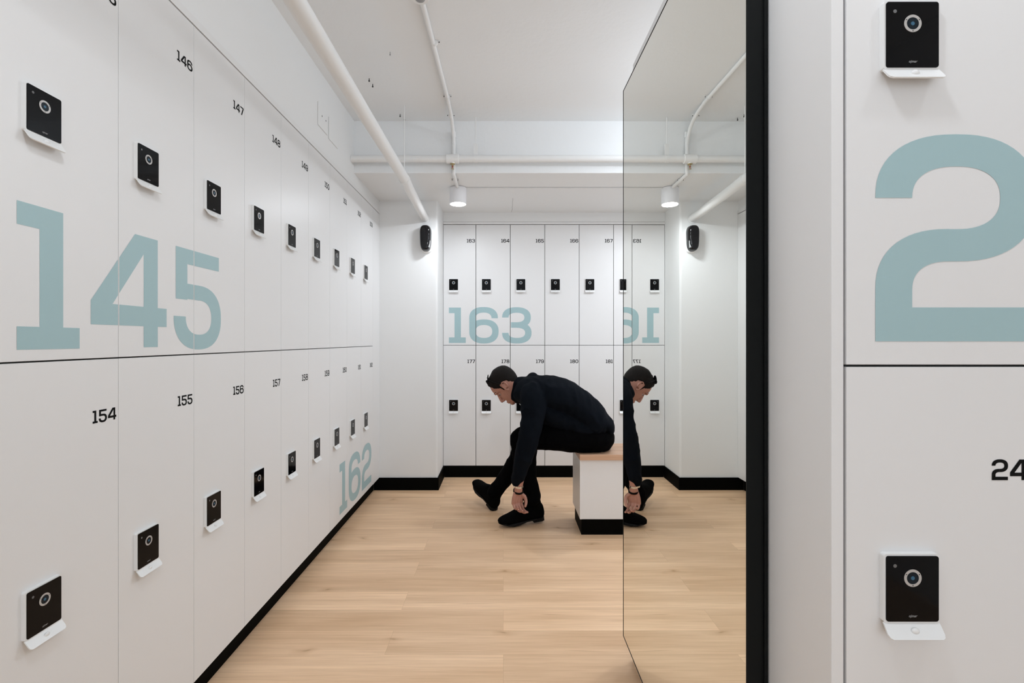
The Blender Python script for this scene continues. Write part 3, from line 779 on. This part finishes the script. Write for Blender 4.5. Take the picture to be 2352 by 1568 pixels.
# sunglasses pushed up on the head
sg_ = MB()
for s1 in (-1, 1):
    sg_.tube([H(.034, .112, s1*.059), H(.020, .070, s1*.079), H(.006, .036, s1*.084), (H(-.022, .016, s1*.083))], .0022, 8)
    pts = []
    for k in range(17):
        a = 2*PI*k/16; pts.append(H(.036-.021*math.sin(a), .111+.015*math.sin(a), s1*(.034+.026*math.cos(a))))
    sg_.tube(pts, .0025, 8)
sg_.tube([H(.030, .118, -.010), H(.032, .121, 0), H(.030, .118, .010)], .0025, 8)
go = sg_.obj('sunglasses', M_sole, per, smooth=True)
for s1 in (-1, 1):
    v = [H(.036, .111, s1*.034)]+[H(.036-.021*math.sin(2*PI*k/16), .111+.015*math.sin(2*PI*k/16), s1*(.034+.026*math.cos(2*PI*k/16))) for k in range(16)]
    MB().add(v, [(0, 1+k, 1+(k+1) % 16) for k in range(16)]).obj('lens', M_sole, go)

# ---- shirt
sh = MB()
loft(sh, [(P(1345, 980, 3.08), .165, .085), (P(1300, 962, 3.08), .175, .095), (P(1262, 945, 3.08), .175, .090), (P(1240, 925, 3.08), .17, .080)], n=28)
loft(sh, [(P(1361, 966, 3.08), .180, .105), (P(1340, 945, 3.08), .185, .112), (P(1309, 921, 3.08), .195, .114),
          (P(1276, 906, 3.08), .205, .114), (P(1246, 899, 3.08), .205, .106), (P(1222, 897, 3.08), .160, .092), (P(1208, 898, 3.12), .095, .072)], n=32)
loft(sh, [(P(1214, 897, 3.12), .092, .086), (P(1200, 896, 3.14), .077, .085), (P(1190, 896, 3.15), .071, .085)], n=28)
sh.ell(P(1224, 880, 3.11), .046, .085, .066)          # folded collar bulk at the nape
NS = [(P(1228, 903, 2.955), .070, .086), (P(1226, 925, 2.905), .066, .078), (P(1222, 965, 2.875), .058, .066), (P(1214, 1008, 2.86), .055, .060), (P(1203, 1050, 2.875), .050, .053),
      (P(1193, 1085, 2.90), .043, .040), (P(1188, 1104, 2.915), .040, .034)]
loft(sh, NS, n=24)
FS = [(P(1236, 905, 3.22), .070, .085), (P(1228, 940, 3.28), .062, .070), (P(1222, 975, 3.31), .056, .060), (P(1217, 1015, 3.325), .052, .055), (P(1214, 1060, 3.28), .046, .046), (P(1213, 1100, 3.21), .040, .036)]
loft(sh, FS, n=24)
# shirt tail over the waist
loft(sh, [(P(1372, 962, 3.08), .165, .070), (P(1388, 972, 3.08), .150, .052), (P(1393, 983, 3.08), .135, .036)], n=24)
shirt = fuse(sh, .006, M_shirt, 'shirt', per, smooth=4, wrinkle=(.0060, 11, None))
# collar stand as a thin ring
cr_ = MB(); n = 28
for k in range(n+1):
    pass
col = MB(); ringA, ringB = [], []
cc0, cc1 = P(1190, 896, 3.15), P(1184.5, 896, 3.155)
for k in range(n):
    a = 2*PI*k/n; e = Vector((-.09, 0, 1)).normalized()
    for cc, sc in ((cc0, 1.0), (cc1, .97), (cc1, .92), (cc0, .90)):
        col.v.append(cc+Vector((0, 1, 0))*.071*sc*math.cos(a)+e*.086*sc*math.sin(a))
for k in range(n):
    for j in range(4): col.f.append([k*4+j, k*4+(j+1) % 4, ((k+1) % n)*4+(j+1) % 4, ((k+1) % n)*4+j])
col.obj('collar', M_shirt, per, smooth=True)
# ---- trousers
tr = MB()
loft(tr, [(P(1368, 1006, 3.00), .090, .085), (P(1371, 1004, 3.08), .10, .096), (P(1368, 1006, 3.16), .090, .085)], n=24)
loft(tr, [(P(1340, 975, 3.08), .14, .07), (P(1374, 1002, 3.08), .165, .097)], n=28)
loft(tr, [(P(1368, 1007, 2.995), .086, .088), (P(1330, 1005, 2.99), .086, .092), (P(1285, 1003, 2.99), .084, .087), (P(1240, 1003, 3.0), .076, .078), (P(1204, 1007, 3.01), .070, .076), (P(1199, 1012, 3.01), .068, .076)], n=24)
loft(tr, [(P(1200, 1006, 3.01), .068, .078), (P(1203, 1030, 3.02), .068, .077), (P(1206, 1058, 3.045), .065, .070), (P(1212, 1095, 3.075), .060, .058), (P(1218, 1122, 3.095), .060, .059), (P(1221, 1139, 3.105), .064, .058)], n=24)
loft(tr, [(P(1368, 1006, 3.165), .086, .088), (P(1290, 1004, 3.19), .082, .085), (P(1212, 1006, 3.22), .068, .074), (P(1207, 1009, 3.22), .066, .072)], n=24)
loft(tr, [(P(1207, 1006, 3.22), .064, .072), (P(1192, 1048, 3.26), .062, .064), (P(1168, 1087, 3.31), .058, .056), (P(1150, 1112, 3.345), .055, .052), (P(1136, 1130, 3.375), .056, .053)], n=24)
fuse(tr, .006, M_trous, 'trousers', per, smooth=4, wrinkle=(.0032, 11, None))
# ---- boots
def boot(heel, yaw, pitch, hem, nm='boot'):
    "heel: point on the floor under the heel; toe points along -x turned by yaw, toe lifted by pitch"
    R = Matrix.Translation(heel)@Matrix.Rotation(yaw, 4, 'Z')@Matrix.Rotation(pitch, 4, 'Y')
    up = MB(); L = .300
    prof = [(.026, .085, .022, .030), (.020, .105, .032, .022), (.004, .125, .038, .018), (-.025, .135, .041, .018), (-.060, .143, .042, .018), (-.095, .134, .043, .018), (-.130, .114, .046, .017), (-.170, .090, .050, .015), (-.210, .074, .051, .015), (-.246, .064, .046, .017), (-.270, .055, .035, .021), (-.282, .044, .020, .026)]
    n = 24
    for x, top, wd, bot in prof:
        cz = (top+bot)/2; rz = (top-bot)/2
        for j in range(n):
            a = 2*PI*j/n; c, s_ = math.cos(a), math.sin(a)
            up.v.append(Vector((x, wd*math.copysign(abs(c)**.75, c)*(1 if s_ < 0 else 1-.25*s_), cz+rz*math.copysign(abs(s_)**.8, s_))))
    m_ = len(prof)
    for i in range(m_-1):
        for j in range(n): up.f.append([i*n+j, i*n+(j+1) % n, (i+1)*n+(j+1) % n, (i+1)*n+j])
    up.f.append([j for j in range(n)]); up.f.append([(m_-1)*n+j for j in range(n)][::-1])
    up.v = [R@p for p in up.v]
    ank = R@Vector((-.030, 0, .075)); loft(up, [(ank, .036, .050), (ank.lerp(hem, .5), .040, .048), (hem, .044, .046)], n=20)
    o = fuse(up, .004, M_boot, nm, per, smooth=3)
    so = MB(); out = []
    sil = [(.030, 0), (.024, .020), (.005, .033), (-.05, .034), (-.10, .036), (-.15, .044), (-.19, .050), (-.23, .046), (-.266, .032), (-.286, .010)]
    out = sil+[(x, -y) for x, y in sil[::-1]][:-1]
    so.prism([(x*.985, y*.93) for x, y in out], .013, .022, 'z')
    for i in range(len(so.v)):      # toe spring and arch
        p = so.v[i]
        if p.x < -.19: p.z += (-.19-p.x)**2*1.6
        if -.11 < p.x < -.05: p.z += 0
        if p.x < -.10: p.z -= .010*min(1, (-.10-p.x)/.05)*(1 if p.x > -.19 else max(.3, 1-(-.19-p.x)/.1))
    hl = [(x, y*.95) for x, y in sil[:4]]+[(-.052, .030)]; hl = hl+[(x, -y) for x, y in hl[::-1]][:-1]
    so.prism(hl, -.0, .0105, 'z')
    so.v = [R@p for p in so.v]; so.obj('sole', M_sole, o)
    return o
hp = P(1240, 1200, 3.15); hp.z = .016
boot(hp, math.radians(17), math.radians(-3), P(1221, 1134, 3.10))
hp = P(1133, 1172, 3.385); hp.z = .006
boot(hp, math.radians(-56), math.radians(22), P(1140, 1128, 3.37))
bk = MB().tube([P(1393, 998, 2.99), P(1401, 1003, 3.04), P(1402, 1004, 3.09), P(1399, 1002, 3.14)], .012, 12)
bk.obj('belt', M_sole, per, smooth=True)
# ---- watch, wristband
wd_ = (NA[-1][0]-NA[-2][0]).normalized()
def band(c, axis, r1, r2, hw, th, nm, mt, parent=per):
    mb = MB(); n = 32; axis = axis.normalized(); a = Vector((0, 1, 0)); a = (a-axis*a.dot(axis)).normalized(); e = axis.cross(a)
    for k in range(n):
        t_ = 2*PI*k/n
        for s_, q in ((-hw, 0), (-hw, th), (hw, th), (hw, 0)):
            mb.v.append(c+axis*s_+a*(r1+q)*math.cos(t_)+e*(r2+q)*math.sin(t_))
    for k in range(n):
        for j in range(4): mb.f.append([k*4+j, k*4+(j+1) % 4, ((k+1) % n)*4+(j+1) % 4, ((k+1) % n)*4+j])
    return mb.obj(nm, mt, parent, smooth=True)
band(P(1190.5, 1127, 2.935), wd_, .0280, .0275, .0055, .004, 'wristband', M_black)
wt = band(P(1191.5, 1114, 2.922), wd_, .0265, .0255, .0065, .003, 'watch_strap', M_steel)
wc = P(1191.5, 1114, 2.922)+Vector((-.026, -.010, 0)); MB().ell(wc, .009, .014, .014, 10).obj('watch_case', M_steel, wt, smooth=True)
